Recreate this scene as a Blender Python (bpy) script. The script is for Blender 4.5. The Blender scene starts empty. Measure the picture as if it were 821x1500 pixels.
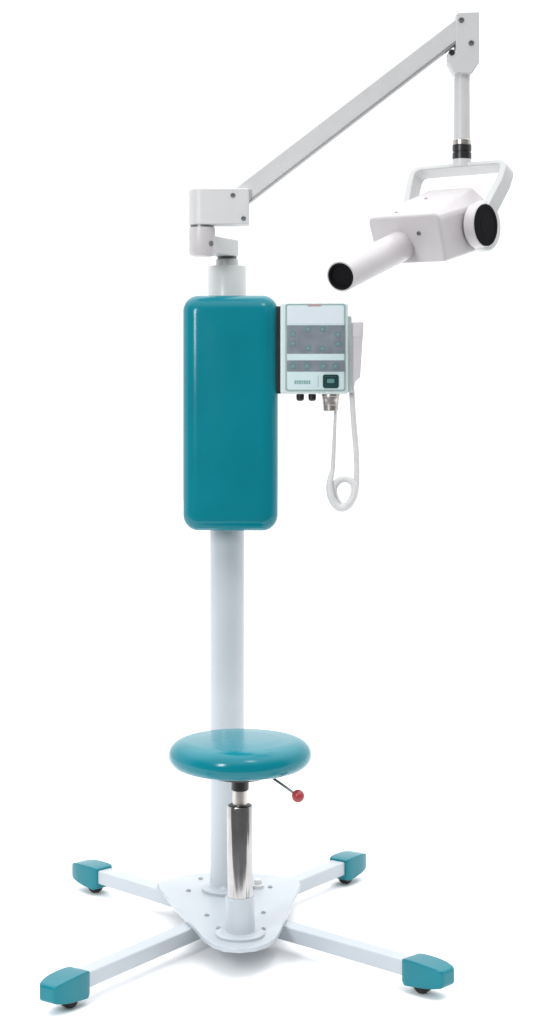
import bpy, bmesh, math, random
from mathutils import Vector, Matrix
random.seed(4)
S = bpy.context.scene
COL = S.collection
F, D, H, YH, CX = 2580.0, 4.0, 1.2, 560.0, 410.5

def W(px, py, d):
    """photo measurement at a chosen real distance d from the camera -> metres"""
    return Vector(((px-CX)*d/F, d-D, H-(py-YH)*d/F))
def G(px, py, z):
    """photo measurement on the level plane at height z"""
    return W(px, py, (H-z)*F/(py-YH))

# ------------------------------------------------------------------ materials
def mat(name, col, rough=.4, metal=0., spec=.5, coat=0., var=.04, scale=30., bump=0., bscale=60., rvar=.08, stretch=1.):
    m = bpy.data.materials.new(name); m.use_nodes = True
    nt = m.node_tree; b = nt.nodes['Principled BSDF']
    b.inputs['Metallic'].default_value = metal
    b.inputs['Specular IOR Level'].default_value = spec
    b.inputs['Coat Weight'].default_value = coat
    b.inputs['Coat Roughness'].default_value = .12
    tc = nt.nodes.new('ShaderNodeTexCoord')
    nz = nt.nodes.new('ShaderNodeTexNoise'); nz.inputs['Scale'].default_value = scale; nz.inputs['Detail'].default_value = 5
    nt.links.new(tc.outputs['Object'], nz.inputs['Vector'])
    rp = nt.nodes.new('ShaderNodeValToRGB')
    rp.color_ramp.elements[0].position = .3; rp.color_ramp.elements[1].position = .7
    rp.color_ramp.elements[0].color = [c*(1-var) for c in col] + [1]
    rp.color_ramp.elements[1].color = [min(1, c*(1+var)) for c in col] + [1]
    nt.links.new(nz.outputs['Fac'], rp.inputs['Fac']); nt.links.new(rp.outputs['Color'], b.inputs['Base Color'])
    mr = nt.nodes.new('ShaderNodeMapRange')
    mr.inputs['To Min'].default_value = max(.02, rough-rvar); mr.inputs['To Max'].default_value = rough+rvar
    nt.links.new(nz.outputs['Fac'], mr.inputs['Value']); nt.links.new(mr.outputs['Result'], b.inputs['Roughness'])
    if bump:
        n2 = nt.nodes.new('ShaderNodeTexNoise'); n2.inputs['Scale'].default_value = bscale; n2.inputs['Detail'].default_value = 3
        mp = nt.nodes.new('ShaderNodeMapping'); mp.inputs['Scale'].default_value = (1, 1, stretch)
        nt.links.new(tc.outputs['Object'], mp.inputs['Vector']); nt.links.new(mp.outputs['Vector'], n2.inputs['Vector'])
        bp = nt.nodes.new('ShaderNodeBump'); bp.inputs['Strength'].default_value = bump; bp.inputs['Distance'].default_value = .004
        nt.links.new(n2.outputs['Fac'], bp.inputs['Height']); nt.links.new(bp.outputs['Normal'], b.inputs['Normal'])
    return m

M = dict(
 floor   = mat('white_floor', (.95,.95,.95), .85, spec=.1, var=.004, scale=2),
 post    = mat('post_enamel', (.47,.505,.535), .34, var=.03, scale=7, bump=.02, bscale=25),
 studio  = mat('unseen_floor_grey', (.10,.10,.105), .6, var=.1, scale=5),
 blue    = mat('blue_white_enamel', (.415,.452,.487), .32, var=.03, scale=9, bump=.02, bscale=30),
 grey    = mat('grey_enamel', (.55,.555,.555), .42, var=.02),
 warm    = mat('warm_white_plastic', (.52,.495,.505), .38, var=.03),
 cool    = mat('cool_white_enamel', (.55,.56,.557), .34, var=.015),
 teal    = mat('teal_vinyl', (.0,.175,.222), .18, spec=.27, coat=.05, var=.05, scale=9, bump=.10, bscale=14, rvar=.05),
 tealp   = mat('teal_plastic', (.0,.155,.195), .22, spec=.28, var=.06, scale=14),
 chrome  = mat('chrome', (.40,.39,.39), .15, metal=1., var=.12, bump=1., bscale=45, rvar=.03, stretch=.07),
 steel   = mat('brushed_steel', (.50,.47,.44), .34, metal=1., var=.06, bump=.03),
 black   = mat('black_plastic', (.012,.012,.014), .35, var=.2),
 rubber  = mat('black_rubber', (.018,.018,.020), .6, var=.3, spec=.3),
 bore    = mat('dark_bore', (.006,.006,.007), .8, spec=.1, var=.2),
 bolt    = mat('grey_bolt', (.16,.165,.17), .4, metal=.6, var=.2),
 pbolt   = mat('painted_bolt', (.30,.31,.32), .4, var=.1),
 undershade    = mat('underside_shade_grey', (.34,.34,.345), .5, var=.04),
 red     = mat('red_knob', (.30,.025,.03), .3, var=.1),
 redmark = mat('dull_red_mark', (.42,.28,.28), .5),
 boxw    = mat('pale_green_case', (.58,.66,.655), .35, var=.02),
 line    = mat('grey_green_border', (.27,.38,.365), .5, var=.08, scale=90),
 display = mat('pale_window', (.62,.685,.73), .15, var=.012, scale=50),
 keypad  = mat('slate_keypad', (.175,.20,.235), .5, var=.16, scale=45),
 key     = mat('teal_key', (.12,.215,.225), .45, var=.1, scale=80),
 keyg    = mat('green_key', (.11,.215,.20), .45, var=.1, scale=80),
 keyl    = mat('pale_key', (.19,.28,.29), .45, var=.1, scale=80),
 rocker  = mat('dark_teal_switch', (.006,.045,.045), .3, var=.1),
 rockerl = mat('switch_lens', (.10,.23,.23), .25, var=.1),
 print   = mat('teal_print', (.19,.35,.34), .5, var=.15, scale=200),
 lower   = mat('pale_cyan_panel', (.57,.70,.71), .3, var=.02),
 cord    = mat('pale_grey_cord', (.60,.60,.60), .5, var=.04, scale=60),
 hand    = mat('lilac_grey_plastic', (.62,.59,.61), .42, var=.02),
)

# ------------------------------------------------------------------ object helpers
WORLD = {}
def root(name, label, cat, loc):
    o = bpy.data.objects.new(name, None); COL.objects.link(o)
    o.location = loc; o.empty_display_size = .1
    o['label'] = label; o['category'] = cat; WORLD[o] = Vector(loc); return o

def obj(name, bm, m, parent, bevel=0, seg=3, sub=0, label=None, ang=35, group=None):
    bmesh.ops.recalc_face_normals(bm, faces=bm.faces)
    lo = Vector([min(v.co[i] for v in bm.verts) for i in range(3)])
    hi = Vector([max(v.co[i] for v in bm.verts) for i in range(3)])
    c = (lo+hi)/2
    bmesh.ops.translate(bm, verts=bm.verts, vec=-c)
    me = bpy.data.meshes.new(name); bm.to_mesh(me); bm.free()
    me.materials.append(m)
    for p in me.polygons: p.use_smooth = True
    o = bpy.data.objects.new(name, me); COL.objects.link(o)
    if parent is not None:
        o.parent = parent; o.location = c-WORLD[parent]
    else: o.location = c
    WORLD[o] = c
    if bevel:
        b = o.modifiers.new('bevel', 'BEVEL'); b.width = bevel; b.segments = seg; b.limit_method = 'ANGLE'; b.angle_limit = math.radians(30)
        b.harden_normals = True
    if sub:
        s = o.modifiers.new('sub', 'SUBSURF'); s.levels = sub; s.render_levels = sub
    me.set_sharp_from_angle(angle=math.radians(ang))
    if label: o['label'] = label
    if group: o['group'] = group
    return o

def frame(z, x=None):
    z = Vector(z).normalized()
    if x is None: x = Vector((1,0,0)) if abs(z.x) < .9 else Vector((0,1,0))
    x = Vector(x); x = (x - z*x.dot(z)).normalized(); y = z.cross(x)
    return Matrix((x, y, z)).transposed()

def lathe(bm, prof, org, axis=(0,0,1), n=48, closed=True):
    """prof: list of (radius, height along axis)"""
    R = frame(axis); org = Vector(org); rings = []
    for r, h in prof:
        if r < 1e-6: rings.append([bm.verts.new(org+R@Vector((0,0,h)))]); continue
        rings.append([bm.verts.new(org+R@Vector((r*math.cos(2*math.pi*i/n), r*math.sin(2*math.pi*i/n), h))) for i in range(n)])
    for a, b in zip(rings, rings[1:]):
        for i in range(n):
            j = (i+1) % n
            vs = [a[i % len(a)], a[j % len(a)], b[j % len(b)], b[i % len(b)]]
            u = []
            for v in vs:
                if v not in u: u.append(v)
            if len(u) > 2: bm.faces.new(u)
    if closed:
        if len(rings[0]) > 1: bm.faces.new(rings[0][::-1])
        if len(rings[-1]) > 1: bm.faces.new(rings[-1])
    return bm

def cyl(bm, p0, p1, r0, r1=None, n=40, ch=.0015):
    p0 = Vector(p0); p1 = Vector(p1); r1 = r0 if r1 is None else r1
    L = (p1-p0).length; ch = min(ch, L*.3, r0*.4)
    return lathe(bm, [(r0-ch,0),(r0,ch),(r1,L-ch),(r1-ch,L)], p0, p1-p0, n)

def hull(bm, rings, closed=False):
    vr = [[bm.verts.new(p) for p in r] for r in rings]; n = len(vr[0])
    for a, b in zip(vr, vr[1:]):
        for i in range(n):
            j = (i+1) % n; bm.faces.new([a[i], a[j], b[j], b[i]])
    bm.faces.new(vr[0][::-1]); bm.faces.new(vr[-1]); return bm

def box(bm, c, s, R=None):
    c = Vector(c); R = R or Matrix.Identity(3); hx, hy, hz = [k/2 for k in s]
    return hull(bm, [[c+R@Vector((x, y, z)) for x, y in ((-hx,-hy),(hx,-hy),(hx,hy),(-hx,hy))] for z in (-hz, hz)])

def tube(bm, pts, rad, n=14, cap=True):
    """smooth tube through pts; rad a number or a list"""
    P = [Vector(p) for p in pts]
    rr = rad if isinstance(rad, (list, tuple)) else [rad]*len(P)
    Q, R = [], []
    for i in range(len(P)-1):
        a, b, c, d = P[max(i-1,0)], P[i], P[i+1], P[min(i+2,len(P)-1)]
        for k in range(8):
            t = k/8
            Q.append(.5*((2*b)+(-a+c)*t+(2*a-5*b+4*c-d)*t*t+(-a+3*b-3*c+d)*t**3)); R.append(rr[i]*(1-t)+rr[i+1]*t)
    Q.append(P[-1]); R.append(rr[-1])
    up = Vector((0,1,0)); rings = []
    for i, q in enumerate(Q):
        t = (Q[min(i+1,len(Q)-1)]-Q[max(i-1,0)]).normalized()
        x = (up - t*up.dot(t)).normalized(); y = t.cross(x)
        rings.append([q+R[i]*(x*math.cos(2*math.pi*k/n)+y*math.sin(2*math.pi*k/n)) for k in range(n)])
    return hull(bm, rings)

def rrect(w, h, r, n=10):
    r = max(min(r, w/2-1e-5, h/2-1e-5), 1e-5); o = []
    for cx, cz, a0 in ((w/2-r,h/2-r,0),(-w/2+r,h/2-r,90),(-w/2+r,-h/2+r,180),(w/2-r,-h/2+r,270)):
        for k in range(n+1):
            a = math.radians(a0+90*k/n); o.append((cx+r*math.cos(a), cz+r*math.sin(a)))
    return o
def new(): return bmesh.new()
def plate(bm, c, w, h, t, r=.003):
    """thin rounded rectangle facing the front (-Y), front face at c.y"""
    rg = rrect(w, h, r, 6)
    return hull(bm, [[Vector((c[0]+x, c[1]+dy, c[2]+z)) for x, z in rg] for dy in (t, 0)])

# ------------------------------------------------------------------ setting
bm = new()
box(bm, (0, 6.4, -.02), (9, 15, .04))           # white paper sweep under and behind the stand
fl = obj('floor', bm, M['floor'], None); fl['kind'] = 'structure'
bm = new(); box(bm, (0, -4.6, -.03), (14, 6.9, .04))   # unseen darker floor, added to darken chrome reflections and cut front bounce
sf = obj('unseen_dark_floor', bm, M['studio'], None); sf['kind'] = 'structure'

C0 = Vector((-.105, -.170, 0))
unit = root('dental_x_ray_stand', 'white and teal wheeled dental x-ray stand with padded backrest, round seat and folding arm', 'x-ray machine', C0)

# ------------------------------------------------------------------ base
ZT = .060     # top of legs
wheels = [Vector((-.4045,-.617,0)), Vector((.280,-.537,0)), Vector((-.4346,.146,0)), Vector((.157,.221,0))]
starts = [Vector((-.150,-.240,0)), Vector((-.040,-.236,0)), Vector((-.190,-.100,0)), Vector((-.050,-.075,0))]
for w, s0 in zip(wheels, starts):
    dr = (w-s0).normalized(); R = frame(dr, (0,0,1))   # local x = up, y = side, z = along
    bm = new(); a = s0.copy(); b = w-dr*.030
    def ring(p, hw, z0, z1):
        sd = R@Vector((0,1,0))
        return [p-sd*hw+Vector((0,0,z0)), p+sd*hw+Vector((0,0,z0)), p+sd*hw+Vector((0,0,z1)), p-sd*hw+Vector((0,0,z1))]
    hull(bm, [ring(a,.019,ZT-.031,ZT), ring(b,.019,ZT-.031,ZT)])
    leg = obj('base_leg', bm, M['blue'], unit, .0035)
    bm = new()
    hull(bm, [ring(w-dr*.034,.0235,ZT-.040,ZT+.004), ring(w-dr*.024,.028,ZT-.046,ZT+.008),
              ring(w+dr*.034,.0290,ZT-.040,ZT+.007), ring(w+dr*.062,.0215,ZT-.034,ZT+.001), ring(w+dr*.066,.0170,ZT-.028,ZT-.004)])
    obj('end_cap', bm, M['tealp'], leg, .011, 3, sub=2, ang=180)
    bm = new(); sd = R@Vector((0,1,0)); c = w+Vector((0,0,.019))
    lathe(bm, [(.011,-.0115),(.0165,-.011),(.0188,-.008),(.019,-.004),(.019,.004),(.0188,.008),(.0165,.011),(.011,.0115)], c, sd, 32)
    obj('caster_wheel', bm, M['rubber'], leg)
    bm = new()
    for q in (-1, 1):
        box(bm, c+sd*q*.0145+Vector((0,0,.008)), (.022,.002,.026), frame((0,0,1), dr))
    obj('caster_fork', bm, M['black'], leg, .0008)

out = [(231,1292.5),(243,1288),(257,1284),(274,1281),(292,1278.6),(309,1277.5),(333,1277),(356,1277.5),(380,1279.6),(404,1282),(430,1284.6),
       (438,1289),(441,1296),(430,1320),(419,1344),(410,1364),(403.5,1374),(392,1381.5),(375,1387),(350,1389.5),(328,1387.5),(312,1382),(298.5,1373),
       (284,1356),(270,1342),(256,1327.5),(243,1311),(234,1300)]
zp0, zp1 = ZT+.0005, ZT+.0105
bm = new(); o2 = [G(x, y, zp1) for x, y in out]
hull(bm, [[Vector((p.x, p.y, z)) for p in o2] for z in (zp0, zp1)])
bp = obj('base_plate', bm, M['blue'], unit, .002, 3, ang=25)
for px, py in ((276.3,1305),(303,1341),(320,1360),(396,1299.7),(386,1337),(294,1287.5),(352.7,1375.5),(386,1361)):
    p = G(px, py, zp1); bm = new()
    lathe(bm, [(.0052,0),(.0052,.0022),(.004,.0032),(.0022,.0032),(.0018,.0012),(0,.0012)], p, n=20)
    obj('bolt', bm, M['pbolt'], bp)
p = G(378, 1300, zp1); bm = new()
lathe(bm, [(.013,0),(.013,.006),(.009,.008),(.009,.014),(.0075,.018),(0,.019)], p, n=28)
obj('dome_nut', bm, M['cool'], bp)

# ------------------------------------------------------------------ column
CXc, CYc = -.1178, -.08
bm = new()
lathe(bm, [(.0385,zp1),(.0385,1.37),(.0385,1.3705)], (CXc,CYc,0), n=96)
colm = obj('column', bm, M['post'], unit)
bm = new(); lathe(bm, [(.056,zp1),(.056,zp1+.006),(.054,zp1+.008),(.0435,zp1+.009),(.0410,zp1+.012),(.0388,zp1+.018),(.0386,zp1+.019)], (CXc,CYc,0), n=72)
obj('column_flange', bm, M['blue'], colm)
bm = new(); lathe(bm, [(.0425,1.36),(.0425,1.456),(.041,1.4585),(.026,1.4590)], (CXc,CYc,0), n=72)
obj('column_collar', bm, M['cool'], colm)
bm = new(); cyl(bm, (CXc,CYc,1.4585), (CXc,CYc,1.474), .0255)
obj('pivot_stem', bm, M['cool'], colm)
bm = new(); cyl(bm, (CXc,CYc,1.4735), (CXc,CYc,1.480), .0215)
obj('pivot_washer', bm, M['bolt'], colm)

# swivel link
LX, LY = -.168, -.200
dl = Vector((LX-CXc, LY-CYc, 0)); Rl = frame((0,0,1), dl); L = dl.length
bm = new(); n = 20; o = []
for k in range(n+1):
    a = math.radians(90+180*k/n); o.append((-0+.0255*math.cos(a), .0255*math.sin(a)))
o += [(L, -.0235), (L, .0235)]
cc = Vector((CXc, CYc, 0))
hull(bm, [[cc+Rl@Vector((x, y, z)) for x, y in o] for z in (1.4795, 1.5165)])
link = obj('swivel_link', bm, M['cool'], unit, .003)
bm = new()
lathe(bm, [(.020,1.4715),(.0255,1.4735),(.0282,1.480),(.0282,1.5335)], (LX,LY,0), n=56)
jt = obj('swivel_joint', bm, M['warm'], unit)
bm = new(); lathe(bm, [(.0255,1.533),(.0255,1.5385)], (LX,LY,0), n=48)
obj('joint_ring', bm, M['bolt'], jt)
bm = new()
cyl(bm, Vector((LX,LY,1.498))+Vector((.72,-.69,0))*.026, Vector((LX,LY,1.498))+Vector((.72,-.69,0))*.0300, .0062, n=24)
obj('set_screw', bm, M['bolt'], jt)
# lower arm bracket: rounded on its left end
bm = new(); o = []
for k in range(n+1):
    a = math.radians(90+180*k/n); o.append((.0285*math.cos(a), .0285*math.sin(a)))
o += [(.1015, -.0285), (.1015, .0285)]
hull(bm, [[Vector((LX+x, LY+y, z)) for x, y in o] for z in (1.5383, 1.6155)])
br = obj('arm_bracket', bm, M['grey'], unit, .003)
for px, py in ((341.5,286),(357,320)):
    q = W(px, py, D+LY-.0285); bm = new()
    lathe(bm, [(.0052,-.001),(.0052,.0016),(.004,.0026),(.0028,.0026),(.0024,.0008),(0,.0008)], q, (0,-1,0), 20)
    obj('pivot_bolt', bm, M['bolt'], br)

# ------------------------------------------------------------------ folding arm
dA = 3.81; YA = dA-D
def arm_poly(pts, y0, y1):
    b = new(); w = [W(x, y, dA) for x, y in pts]
    return hull(b, [[Vector((p.x, y, p.z)) for p in w] for y in (y0, y1)])
bm = arm_poly([(330,288.5),(672,26.5),(688,47),(347,309.2)], YA-.0225, YA+.0225)
arm = obj('folding_arm', bm, M['grey'], unit, .003)
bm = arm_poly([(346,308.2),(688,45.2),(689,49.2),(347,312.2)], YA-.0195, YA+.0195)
obj('underside_shade', bm, M['undershade'], arm, .001)  # darker strip that paints in the shade along the arm's underside
bm = arm_poly([(666.5,25),(670,21.5),(700.5,20.5),(700.8,94),(690,110.5),(665,110),(656,93),(655.6,80),(666.5,78)], YA-.0255, YA+.0255)
hb = obj('arm_head_bracket', bm, M['grey'], unit, .0025)
for px, py in ((676.2,29.2),(690.7,62.8)):
    q = W(px, py, dA-.0255); bm = new()
    lathe(bm, [(.0060,-.001),(.0060,.0016),(.0046,.0026),(.0030,.0026),(.0026,.0008),(0,.0008)], q, (0,-1,0), 20)
    obj('pivot_bolt', bm, M['bolt'], hb)
bm = new(); q = W(660.5, 80, dA)
cyl(bm, q+Vector((0,-.0285,0)), q+Vector((0,.0285,0)), .0065, n=24)
obj('hinge_pin', bm, M['black'], hb)
tx = W(677, 0, dA).x
def zz(py, d=dA): return H-(py-YH)*d/F
bm = new()
lathe(bm, [(.0178,zz(206)),(.0172,zz(150)),(.0168,zz(109))], (tx,YA,0), n=48)
dt = obj('drop_tube', bm, M['grey'], unit)
bm = new(); lathe(bm, [(.0195,zz(213)),(.0195,zz(205.5)),(.0180,zz(204.5))], (tx,YA,0), n=48)
obj('tube_sleeve', bm, M['steel'], dt)
bm = new()
lathe(bm, [(.0180,zz(234)),(.0206,zz(233)),(.0206,zz(224.5)),(.0192,zz(224)),(.0192,zz(222)),(.0206,zz(221.5)),(.0206,zz(213)),(.0195,zz(212))], (tx,YA,0), n=48)
obj('black_ring', bm, M['black'], dt)
bm = new(); lathe(bm, [(.0210,zz(244)),(.0200,zz(236)),(.0200,zz(233.2))], (tx,YA,0), n=48)
obj('tube_cap', bm, M['cool'], dt)

# ------------------------------------------------------------------ tube head
Sx = Vector((.78,-.626,0)).normalized()
Fh = Vector((-.62,-.78,0)).normalized()
pt = math.radians(20)
Fw = (Fh*math.cos(pt)+Vector((0,0,-1))*math.sin(pt)).normalized()
Up = Sx.cross(-Fw); Up = Up if Up.z > 0 else -Up
tt = math.radians(28)
Dn = (Fh*math.sin(tt)+Vector((0,0,-1))*math.cos(tt)).normalized()
Nn = Sx.cross(Dn)
B = Vector((.394,-.182,zz(250)))
Pv = B+Dn*.139
# yoke: arch outline in the plane (Sx, Dn)
def arc(cx, cy, r, a0, a1, n=8): return [(cx+r*math.cos(math.radians(a0+(a1-a0)*k/n)), cy+r*math.sin(math.radians(a0+(a1-a0)*k/n))) for k in range(n+1)]
yo = [(-.098,.142),(-.112,.135)] + [(-.1240,.032)] + arc(-.1030,.015,.021,180,270) + [(-.04,-.0065),(.03,-.0055)] + arc(.101,.018,.0235,270,360) + [(.1245,.045),(.104,.135),(.088,.142)]
yi = [(.088,.12)] + [(.1075,.042)] + arc(.0965,.018,.0125,0,-90,5) + arc(-.0975,.017,.0125,270,180,5) + [(-.1085,.036),(-.098,.11)]
bm = new(); pg = yo+yi
hull(bm, [[B+Sx*s+Dn*(t-.004)+Nn*q for s, t in pg] for q in (-.0185,.0185)])
for sg in (-1, 1):
    cyl(bm, Pv+Sx*sg*.082-Fw*.004-Up*.008, Pv+Sx*sg*.1045-Fw*.004-Up*.008, .055, .053, 56, .004)
yoke = obj('handle_yoke', bm, M['cool'], unit, .0035, 4)
bm = new(); cyl(bm, Pv+Sx*.090+Fw*.026+Up*.002, Pv+Sx*.1175+Fw*.026+Up*.002, .0468, .0455, 56, .003)
dial = obj('angle_dial', bm, M['warm'], yoke)
bm = new(); lathe(bm, [(.0438,-.002),(.0438,.0012),(.037,.0016),(.0365,.0006),(.022,.0006),(.0215,.0012),(0,.0012)], Pv+Sx*.1178+Fw*.026+Up*.002, Sx, 56)
obj('dial_face', bm, M['bore'], yoke)

def HP(c, a, b): return Pv+Fw*(c+.004)+Sx*(a-.001)+Up*(b*1.14+.002)
bm = new()
hull(bm, [[HP(-.060,-.076,-.040),HP(-.060,.076,-.040),HP(-.060,.084,-.01),HP(-.060,.084,.026),HP(-.060,.050,.058),HP(-.060,-.060,.058),HP(-.060,-.084,.036),HP(-.060,-.084,-.01)],
          [HP(.0,-.080,-.052),HP(.0,.080,-.052),HP(.0,.088,-.02),HP(.0,.088,.032),HP(.0,.058,.0575),HP(.0,-.064,.0575),HP(.0,-.088,.032),HP(.0,-.088,-.02)],
          [HP(.146,-.080,-.035),HP(.146,.0855,-.036),HP(.146,.0875,-.02),HP(.146,.0885,.045),HP(.146,.084,.0555),HP(.146,-.084,.0555),HP(.146,-.0885,.045),HP(.146,-.086,-.02)]])
head = obj('tube_head', bm, M['warm'], unit, .009, 6, ang=50)
def screw(p, ax, r, parent, name='screw', m='bolt'):
    b = new(); lathe(b, [(r,-.002),(r,.0010),(r*.8,.0018),(r*.45,.0018),(r*.4,.0004),(0,.0004)], p, ax, 20); return obj(name, b, M[m], parent)
screw(HP(.1465,.034,.020), Fw, .0048, head)
screw(HP(.020,-.018,.0575), Up, .0035, head, m='pbolt')
screw(HP(.120,-.030,.0558), Up, .0035, head, m='pbolt')
# aiming cone
cb = HP(.136,-.021,-.003)
ax = (W(499.5,405,3.42)-cb); L = ax.length; ax.normalize()
bm = new()
lathe(bm, [(.0325,0),(.0322,.020),(.0305,L-.002),(.0297,L),(.0262,L),(.0232,L-.010),(.0230,L-.09),(0,L-.09)], cb, ax, 64)
cone = obj('aiming_cone', bm, M['warm'], unit, ang=30)
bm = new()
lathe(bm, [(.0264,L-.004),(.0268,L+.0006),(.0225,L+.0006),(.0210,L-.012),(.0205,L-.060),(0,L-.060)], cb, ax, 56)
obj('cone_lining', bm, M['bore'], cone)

# ------------------------------------------------------------------ backrest
bm = new(); w, h, t, e, rc = .206, .511, .076, .034, .034
prof = [(.030,t/2),(.012,t/2)]
prof += [(e*.5*(1-math.cos(a)), t/2-e*.5*(1-math.sin(a))) for a in [math.radians(90-15*k) for k in range(7)]][::1]
prof = [(.040,t/2),(.013,t/2)]+[(.012*(1-math.cos(math.radians(80-16*k))), t/2-.012*(1-math.sin(math.radians(80-16*k)))) for k in range(6)]
prof += [(e*(1-math.cos(math.radians(9*k))), -(t/2-e)-e*math.sin(math.radians(9*k))) for k in range(0, 11)]
prof += [(e+.0046*k, -t/2) for k in range(1, 15)]
cB = Vector((-.1075, -.170, 1.1330)); ry = Matrix.Rotation(math.radians(-2.0), 3, 'Z')
rings = []
for ins, dy in prof:
    rg = rrect(w-2*ins, h-2*ins, max(rc-ins*.75, .004), 10)
    rings.append([cB+ry@Vector((x, dy-(.0045*(1-(x/.070)**2)*(1-(z/.223)**4) if abs(dy+t/2) < 1e-6 and abs(x) < .07 and abs(z) < .223 else 0), z)) for x, z in rg])
hull(bm, rings)
back = obj('backrest', bm, M['teal'], unit, ang=60)
bm = new(); box(bm, (CXc, -.128, 1.13), (.060,.016,.46))
obj('backrest_mount', bm, M['black'], back, .002)

# ------------------------------------------------------------------ seat
XS, YS = -.0816, -.400
bm = new(); R0 = .1465; pr = [(0,-.028),(.06,-.0285)]
for k in range(0, 25):
    a = math.radians(-90+180*k/24); rr = .029 if a < 0 else .032
    pr.append((R0-.046+.046*max(math.cos(a),0)**.85, rr*math.sin(a)))
pr += [(.085,.0335),(.07,.0342),(.05,.0347),(.025,.0350),(0,.0351)]
lathe(bm, pr, (XS,YS,.439), n=96)
seat = obj('seat', bm, M['teal'], unit, ang=60)
bm = new(); lathe(bm, [(.058,.395),(.060,.398),(.060,.407),(.05,.409)], (XS,YS,0), n=40)
obj('seat_plate', bm, M['black'], seat)
zs = lambda py: zz(py, D+YS)
bm = new(); cyl(bm, (XS,YS,zp1+.0085), (XS,YS,zs(1312)), .0305, .030, 56, .002)
sk = obj('seat_socket', bm, M['blue'], unit)
bm = new(); lathe(bm, [(.050,zp1),(.050,zp1+.005),(.048,zp1+.0065),(.034,zp1+.007),(.0315,zp1+.009),(.0306,zp1+.014)], (XS,YS,0), n=64)
obj('socket_flange', bm, M['blue'], sk)
bm = new(); lathe(bm, [(.0265,zs(1318)),(.0265,zs(1181.5)),(.0255,zs(1179.5)),(.0240,zs(1179.5))], (XS,YS,0), n=64)
gc = obj('chrome_post', bm, M['chrome'], unit)
bm = new(); lathe(bm, [(.0235,zs(1184)),(.0235,zs(1179.2)),(.0225,zs(1178.4)),(.0160,zs(1178.4))], (XS,YS,0), n=56)
obj('top_seal', bm, M['black'], gc)
bm = new(); cyl(bm, (XS,YS,zs(1182)), (XS,YS,zs(1152)), .0152, n=48)
obj('inner_rod', bm, M['steel'], gc)
bm = new(); lathe(bm, [(.0160,zs(1157.5)),(.0182,zs(1156)),(.0182,zs(1140)),(.0182,zs(1130))], (XS,YS,0), n=48)
obj('rod_collar', bm, M['black'], gc)
bm = new(); kn = W(437,1166,3.52)
tube(bm, [W(383,1127.5,3.55), W(401,1140.5,3.54), W(419,1153.2,3.53), kn], .0028, 12)
lev = obj('height_lever', bm, M['bolt'], unit)
bm = new(); bmesh.ops.create_uvsphere(bm, u_segments=32, v_segments=20, radius=.0128, matrix=Matrix.Translation(kn))
obj('lever_knob', bm, M['red'], lev)

# ------------------------------------------------------------------ control box
dC = 3.78; yC = dC-D
def CW(px, py): return W(px, py, dC)
a = CW(411.0, 443.4); b = CW(510.2, 577.2)
bm = new(); box(bm, ((a.x+b.x)/2, yC+.032, (a.z+b.z)/2), (b.x-a.x, .064, a.z-b.z))
case = obj('control_box', bm, M['boxw'], unit, .005, 4)
bm = new(); box(bm, (-.043, yC+.055, 1.270), (.092,.050,.190))
obj('box_mount', bm, M['black'], case, .003)
bm = new(); q0 = CW(508,462); q1 = CW(515.5,575)
box(bm, ((q0.x+q1.x)/2, yC+.045, (q0.z+q1.z)/2), (q1.x-q0.x+.002,.05,q0.z-q1.z))
obj('side_rail', bm, M['boxw'], case, .003)
def panel(name, x0, y0, x1, y1, m, t, r=.002, dy=0, parent=case):
    p, q = CW(x0, y0), CW(x1, y1); b_ = new()
    plate(b_, ((p.x+q.x)/2, yC-t-dy, (p.z+q.z)/2), q.x-p.x, p.z-q.z, t+.001, r)
    return obj(name, b_, M[m], parent, .0004, 2)
panel('panel_border', 418.3, 444.6, 506.8, 573.3, 'line', .0006, .006)
panel('panel_face', 420.9, 447.4, 504.2, 570.8, 'lower', .0010, .004)
panel('display_window', 422.4, 449.0, 503.0, 474.6, 'display', .0015, .003)
panel('red_mark', 451, 445.8, 471, 448.6, 'redmark', .0018, .0015)
kp = panel('keypad', 420.9, 476.4, 505.6, 518.2, 'keypad', .0016, .001)
kq = panel('lower_keypad', 420.9, 527.8, 505.6, 544.4, 'keypad', .0016, .001)
for x, y, m in ((429,489,'key'),(429,503,'key'),(451.5,482.3,'key'),(451.5,510,'key'),(472.5,482,'keyg'),(472.5,510.5,'keyg'),(495,490,'key'),(495,503.5,'key')):
    panel('key', x-4.3, y-3.6, x+4.3, y+3.6, m, .0026, .002, parent=kp)
    panel('key_symbol', x-1.6, y-1.3, x+1.6, y+1.3, 'keyl', .0029, .001, parent=kp)
for x, m in ((429.5,'keyg'),(450,'key'),(474,'key'),(491.5,'key')):
    panel('key', x-4.2, 531.5, x+4.2, 540.8, m, .0026, .002, parent=kq)
    panel('key_symbol', x-1.5, 534.6, x+1.5, 537.6, 'keyl', .0029, .001, parent=kq)
# worn maker's print: short illegible strokes, as blurred as the photograph shows them
x = 431.6
for wd in (2.9,2.6,3.1,2.5,2.9,2.6,2.8):
    panel('printed_mark', x, 557.2, x+wd, 562.6, 'print', .0014, .0008); x += wd+.65
panel('panel_divider', 466.0, 550, 466.8, 567, 'line', .0013, .0003)
sw = panel('power_switch', 473.2, 548.6, 496.4, 568.6, 'rocker', .0030, .005)
bm = new(); p, q = CW(476.2, 551.3), CW(493.4, 565.8)
hull(bm, [[Vector((p.x,yC-.001,p.z)),Vector((q.x,yC-.001,p.z)),Vector((q.x,yC-.001,q.z)),Vector((p.x,yC-.001,q.z))],
          [Vector((p.x,yC-.0065,p.z)),Vector((q.x,yC-.0065,p.z)),Vector((q.x,yC-.0040,q.z)),Vector((p.x,yC-.0040,q.z))]])
obj('rocker', bm, M['rocker'], sw, .0015)
panel('switch_lens', 479.2, 555.0, 490.2, 561.2, 'rockerl', .0068, .003, parent=sw)
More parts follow.
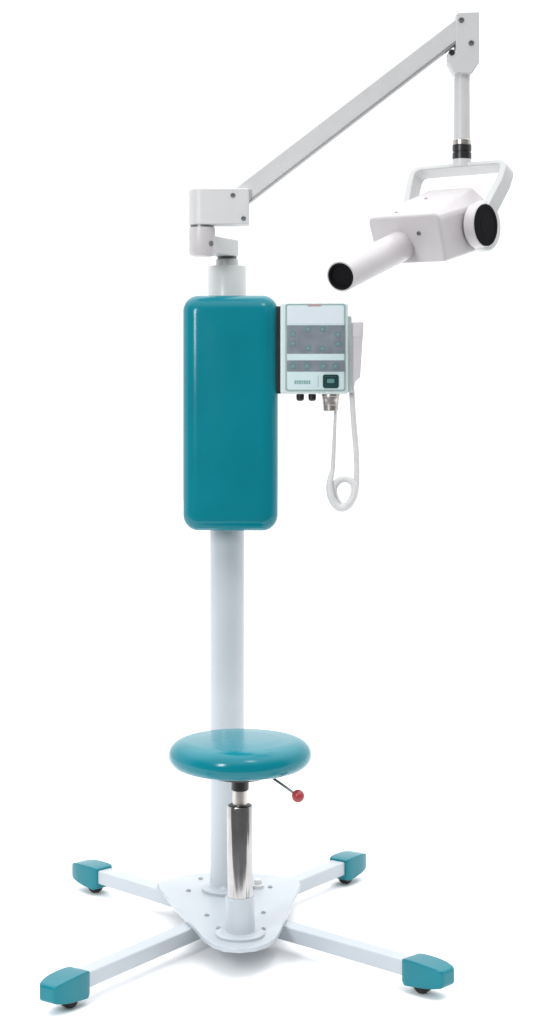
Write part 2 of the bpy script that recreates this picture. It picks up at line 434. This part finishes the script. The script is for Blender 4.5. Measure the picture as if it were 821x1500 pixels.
for px in (440.3, 458.0):
    p = CW(px, 576.5); p.y = yC+.025; e_ = p.copy(); e_.z = zz(587.3, dC+.025); bm = new()
    cyl(bm, p, e_, .0088, .0082, 32, .003); obj('fuse_cap', bm, M['black'], case)
p = W(484.6, 576.5, dC+.025); e_ = p.copy(); e_.z = zz(602, dC+.025); bm = new(); Lc = p.z-e_.z
lathe(bm, [(.0196,0),(.0196,.006),(.0186,.007),(.0184,.013),(.0178,.014),(.0172,.024),(.0164,.025),(.0158,Lc-.001),(.015,Lc),(.004,Lc)], p, (0,0,-1), 48)
obj('cable_plug', bm, M['steel'], case)

# ------------------------------------------------------------------ hand switch (lifts off its holder)
yH = yC+.040
def HW(px, py): return W(px, py, D+yH)
hs = root('hand_switch', 'pale lilac grey hand switch hanging beside the control box on a looped cord', 'hand switch', HW(520, 565))
bm = new(); pts = [(514,473),(531.8,473),(531.3,495),(527.6,553),(520,559.5),(518.0,575),(513.2,575),(512.5,520)]
ws = [HW(*q) for q in pts]
hull(bm, [[Vector((p.x, y, p.z)) for p in ws] for y in (yH-.017, yH+.017)])
obj('switch_body', bm, M['hand'], hs, .003, 4)
bm = new(); ws = [HW(*q) for q in [(516,471.8),(532.4,471.8),(532.0,494.6),(515.8,494.6)]]
hull(bm, [[Vector((p.x, y, p.z)) for p in ws] for y in (yH-.0185, yH+.0185)])
obj('switch_head', bm, M['hand'], hs, .003, 4)
path = [(515.6,570,0,4.0),(516.6,590,0,4.0),(519,625,0,4.0),(522,660,0,4.0),(523,690,0,3.9),(521.8,712,0,3.8),(517.5,730,.001,4),(509,741.5,.002,4.4),
        (500,741,.004,4.6),(491.5,731,.005,4.6),(488.6,717,.004,4.4),(494.5,706,.002,4.2),(503,701.5,0,4.0),(512,703,-.004,4.0),(518.8,710,-.008,4.0),(519.3,722,-.010,4.2),
        (514,734,-.011,4.4),(504,743.5,-.011,4.4),(494,741.5,-.010,4.4),(486.0,730,-.009,4.4),(483.0,714,-.006,4.0),(484.6,700,-.003,3.4),(487.8,686,0,3.1),(489.2,660,0,2.9),(490.5,630,-.004,2.4),(491.6,600,-.010,2.0)]
bm = new(); pp = []; rr = []
for x, y, o_, r in path:
    q = HW(x, y); q.y += o_; pp.append(q); rr.append(r*.00148*(1.28 if y > 690 else 1.05))
tube(bm, pp, rr, 16)
obj('cord', bm, M['cord'], hs)

# ------------------------------------------------------------------ light
w = bpy.data.worlds.new('World'); S.world = w; w.use_nodes = True
nt = w.node_tree; N = nt.nodes; Lk = nt.links
bg = N['Background']
tc = N.new('ShaderNodeTexCoord'); sp = N.new('ShaderNodeSeparateXYZ'); Lk.new(tc.outputs['Generated'], sp.inputs[0])
def mrange(src, a, b, c, d):
    m = N.new('ShaderNodeMapRange'); m.interpolation_type = 'SMOOTHSTEP'; m.clamp = True
    for k, v in zip(('From Min','From Max','To Min','To Max'), (a,b,c,d)): m.inputs[k].default_value = v
    Lk.new(src, m.inputs['Value']); return m.outputs['Result']
def mth(op, a, b):
    m = N.new('ShaderNodeMath'); m.operation = op
    for k, v in enumerate((a, b)):
        if isinstance(v, (int, float)): m.inputs[k].default_value = v
        else: Lk.new(v, m.inputs[k])
    return m.outputs[0]
backw = mrange(sp.outputs['Y'], -.30, .12, .22, 1.22)     # white sweep behind, dimmer studio behind the camera
top = mrange(sp.outputs['Z'], .35, .9, 0., 1.8)
val = mth('ADD', backw, top)
cmb = N.new('ShaderNodeCombineColor')
for k, s_ in zip(('Red','Green','Blue'), (1.0,1.005,1.02)): Lk.new(mth('MULTIPLY', val, s_), cmb.inputs[k])
Lk.new(cmb.outputs[0], bg.inputs['Color']); bg.inputs['Strength'].default_value = 1.0

def area(name, loc, target, sx, sy, power, col=(1,1,1)):
    l = bpy.data.lights.new(name, 'AREA'); l.shape = 'RECTANGLE'; l.size = sx; l.size_y = sy; l.energy = power; l.color = col
    o = bpy.data.objects.new(name, l); COL.objects.link(o); o.location = loc
    o.rotation_euler = (Vector(target)-Vector(loc)).to_track_quat('-Z', 'Y').to_euler(); return o
area('window_softbox', (-1.55,-2.95,1.85), (-.1,-.2,1.1), .50, 1.0, 50, (.97,.99,1))
area('added_fill', (1.0,-2.6,4.2), (0,-.4,.3), .9, .9, 30)  # fill lamp added above the front to lift floor shadows

# ------------------------------------------------------------------ camera and render
cam = bpy.data.cameras.new('camera'); co = bpy.data.objects.new('camera', cam); COL.objects.link(co)
co.location = (0, -D, H); co.rotation_euler = (math.radians(90), 0, 0)
cam.sensor_width = 36; cam.sensor_fit = 'AUTO'; cam.lens = F/1500*36
cam.shift_y = -(750-YH)/1500; cam.clip_end = 200
S.camera = co
S.render.engine = 'CYCLES'
S.render.resolution_x, S.render.resolution_y = 560, 1024
S.view_settings.view_transform = 'Standard'; S.view_settings.look = 'None'
S.view_settings.exposure = 0; S.view_settings.gamma = 1
